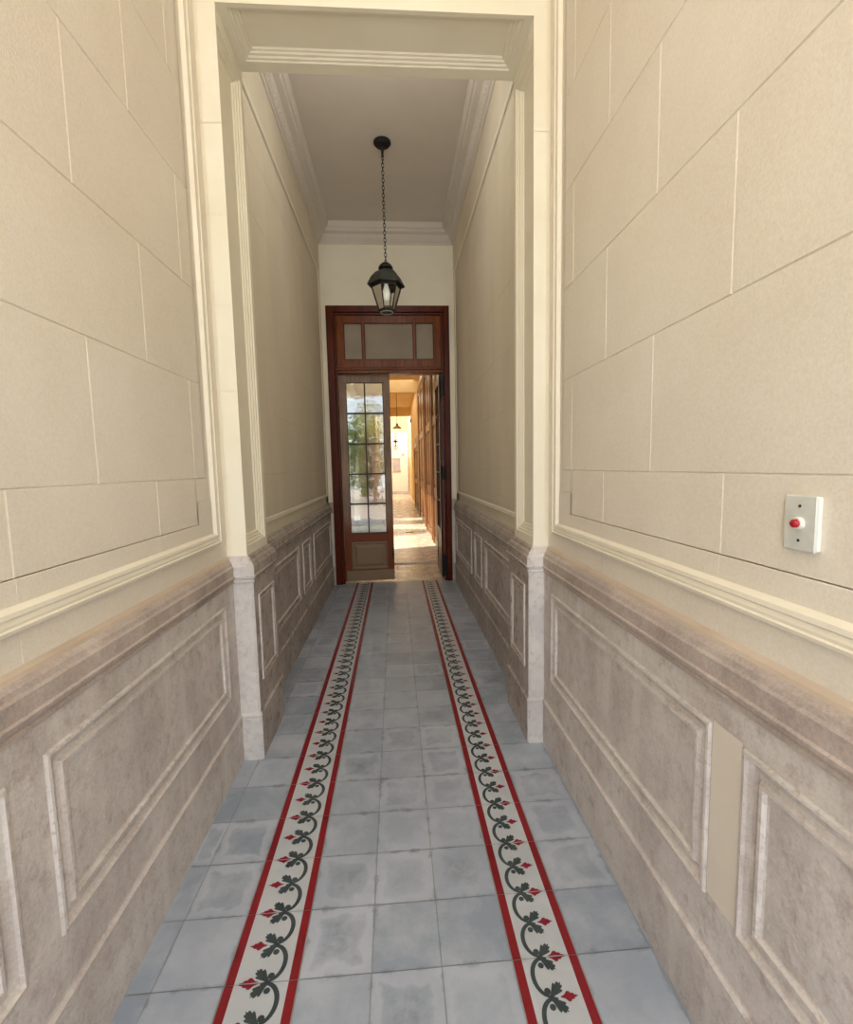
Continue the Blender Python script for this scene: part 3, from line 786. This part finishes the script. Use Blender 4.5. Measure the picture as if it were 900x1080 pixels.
def shrub(name, x, y, h, r, z0, n, mat, lab, cat='shrub', pot=False, trunks=3, grp=None, ls=1.0):
    e = empty(name, (x, y, 0)); tag(e, lab, cat, grp)
    if pot:
        bm = BM(); lathe(bm, [(.13, 0), (.18, .28), (.20, .30), (.20, .34), (.17, .34), (.16, .30)], 20); obj('pot', bm, potm, e)
    for t in range(trunks):
        bm = BM(); p0 = Vector((random.uniform(-.06, .06)*trunks, random.uniform(-.05, .05), .3 if pot else 0)); 
        p1 = p0+Vector((random.uniform(-.12, .12), random.uniform(-.1, .1), h*.5)); p2 = p1+Vector((random.uniform(-.2, .2), random.uniform(-.2, .2), h*.4))
        tube(bm, p0, p1, .030, 7, .022); tube(bm, p1, p2, .022, 7, .008); obj('trunk', bm, barkm, e)
    bm = BM()
    for k in range(n):
        while True:
            q = Vector((random.uniform(-1, 1), random.uniform(-1, 1), random.uniform(-1, 1)))
            if q.length < 1: break
        c = Vector((q.x*r, q.y*r, z0+(h-z0)*(q.z*.5+.5)))
        d = Vector((random.gauss(0, 1), random.gauss(0, 1), random.gauss(0, .6))).normalized(); s = d.orthogonal().normalized()
        L = ls*random.uniform(.05, .11); W = L*.32
        bm.faces.new([bm.verts.new(v) for v in (c, c+d*L*.5+s*W, c+d*L, c+d*L*.5-s*W)])
    obj('foliage', bm, mat, e)
shrub('patio_tree', -1.75, 9.4, 3.1, .55, 1.3, 1700, gm[0], 'green leafy tree in the patio seen through the left glass panes', 'tree')
shrub('patio_tree', -1.25, 11.2, 3.0, .45, 1.4, 1500, gm[1], 'yellow-green slender tree in the patio seen through the right glass panes', 'tree', trunks=4)
shrub('potted_shrub', -1.35, 8.6, 1.35, .26, .45, 600, gm[2], 'grey-green potted shrub low behind the left door panes', 'shrub', True)
shrub('patio_tree', -2.4, 11.4, 3.3, .7, 1.0, 2000, gm[2], 'dense grey-green tree at the back of the patio beyond the door glass', 'tree', trunks=2)
shrub('potted_shrub', -1.15, 10.1, 1.2, .22, .45, 500, gm[0], 'green potted shrub among pale trunks behind the right door panes', 'shrub', True)

# ------------------------------------------------------------------ street end behind the camera
bm = BM(); box(bm, (-3.5, YN-.25, 3.3), (3.5, YN, 6)); box(bm, (-3.5, YN-.25, -.02), (XL, YN, 3.3)); box(bm, (XR, YN-.25, -.02), (3.5, YN, 3.3))
struct('wall_street', bm, M['plaster'])
bm = BM(); quad(bm, [(-14, -20, -.06), (14, -20, -.06), (14, YN, -.06), (-14, YN, -.06)]); struct('ground_street', bm, M['stonecap'])
shrub('street_tree', -2.3, -8.0, 4.0, 1.05, .2, 2200, gm[1], 'pale green street tree mirrored in the left column of door panes', 'tree', trunks=3, ls=2.4)
shrub('street_tree', 0.15, -9.6, 3.8, 1.1, .2, 2200, gm[0], 'darker green street tree mirrored in the middle of the door panes', 'tree', trunks=3, ls=2.4)
shrub('street_tree', 2.5, -8.2, 4.0, 1.05, .2, 2200, gm[2], 'grey-green street tree mirrored in the right column of door panes', 'tree', trunks=3, ls=2.4)
shrub('street_tree', .35, -5.2, 3.7, .7, 2.3, 800, gm[1], 'slim added tree, its pinkish stems standing in for a figure mirrored in the door glass', 'tree', trunks=6)  # added tree giving the pinkish tones of a mirrored figure

# ------------------------------------------------------------------ light
def area(name, loc, rot, sx, sy, power, col):
    l = bpy.data.lights.new(name, 'AREA'); l.shape = 'RECTANGLE'; l.size = sx; l.size_y = sy; l.energy = power; l.color = col
    o = bpy.data.objects.new(name, l); o.location = loc; o.rotation_euler = rot; C.objects.link(o); return o
area('side_daylight', (-.69, -1.36, 1.75), (math.radians(90), 0, math.radians(-6)), .18, 3.0, 18, (.90, .955, 1.0))
area('side_daylight', (.63, -1.36, 1.75), (math.radians(90), 0, math.radians(6)), .18, 3.0, 18, (.90, .955, 1.0))
area('overhead_fill', (-.03, -.7, 3.78), (math.radians(62), 0, 0), 1.3, .5, 20, (1.0, .91, .76))  # added unseen fill lamp overhead, tilted down the passage
area('beam_fill', (-.03, 2.62, 3.72), (math.radians(80), 0, 0), .5, .4, 7, (1.0, .95, .88))  # added fill lamp hidden behind the beam, brightens far walls and ceiling
area('court_daylight', (-.03, 21.2, 3.95), (math.radians(35), 0, 0), 1.3, 1.3, 90, (1.0, .98, .93))
area('corridor_fill', (-.03, 15, 3.8), (0, 0, 0), 1.2, 6, 40, (1.0, .86, .64))  # added fill lamp under the ceiling, brightens the corridor beyond
s = bpy.data.lights.new('sun', 'SUN'); s.energy = 6; s.angle = math.radians(1.5); s.color = (1, .93, .8)
so = bpy.data.objects.new('sun', s); C.objects.link(so)
so.rotation_euler = Vector((1.0, .25, -1.35)).to_track_quat('-Z', 'Y').to_euler()
W = bpy.data.worlds.new('World'); SC.world = W; W.use_nodes = True
nt = W.node_tree; bg = nt.nodes['Background']
sky = nt.nodes.new('ShaderNodeTexSky'); sky.sky_type = 'HOSEK_WILKIE'; sky.turbidity = 3; sky.sun_direction = Vector((-1.0, -.25, 1.35)).normalized()
mx = nt.nodes.new('ShaderNodeMix'); mx.data_type = 'RGBA'; mx.inputs[0].default_value = .6
nt.links.new(sky.outputs[0], mx.inputs[6]); mx.inputs[7].default_value = (.85, .92, 1, 1)
nt.links.new(mx.outputs[2], bg.inputs[0]); bg.inputs[1].default_value = 3.0

# ------------------------------------------------------------------ camera
cam = bpy.data.cameras.new('camera'); co = bpy.data.objects.new('camera', cam); C.objects.link(co)
r = Vector((.99751709, -.067303, -.02073544)); u = Vector((.02712323, .09543035, .99506652)); f = Vector((.06499217, .99315827, -.09701888))
m = Matrix(((r.x, u.x, -f.x, 0), (r.y, u.y, -f.y, 0), (r.z, u.z, -f.z, 1.3812625), (0, 0, 0, 1)))
co.matrix_world = m
cam.sensor_fit = 'HORIZONTAL'; cam.sensor_width = 36; cam.lens = 489.2765/900*36; cam.clip_start = .05; cam.clip_end = 200
SC.camera = co
SC.cycles.use_denoising = True
SC.cycles.max_bounces = 10; SC.cycles.diffuse_bounces = 6; SC.cycles.transparent_max_bounces = 16
SC.view_settings.view_transform = 'Standard'; SC.view_settings.look = 'None'; SC.view_settings.exposure = .09
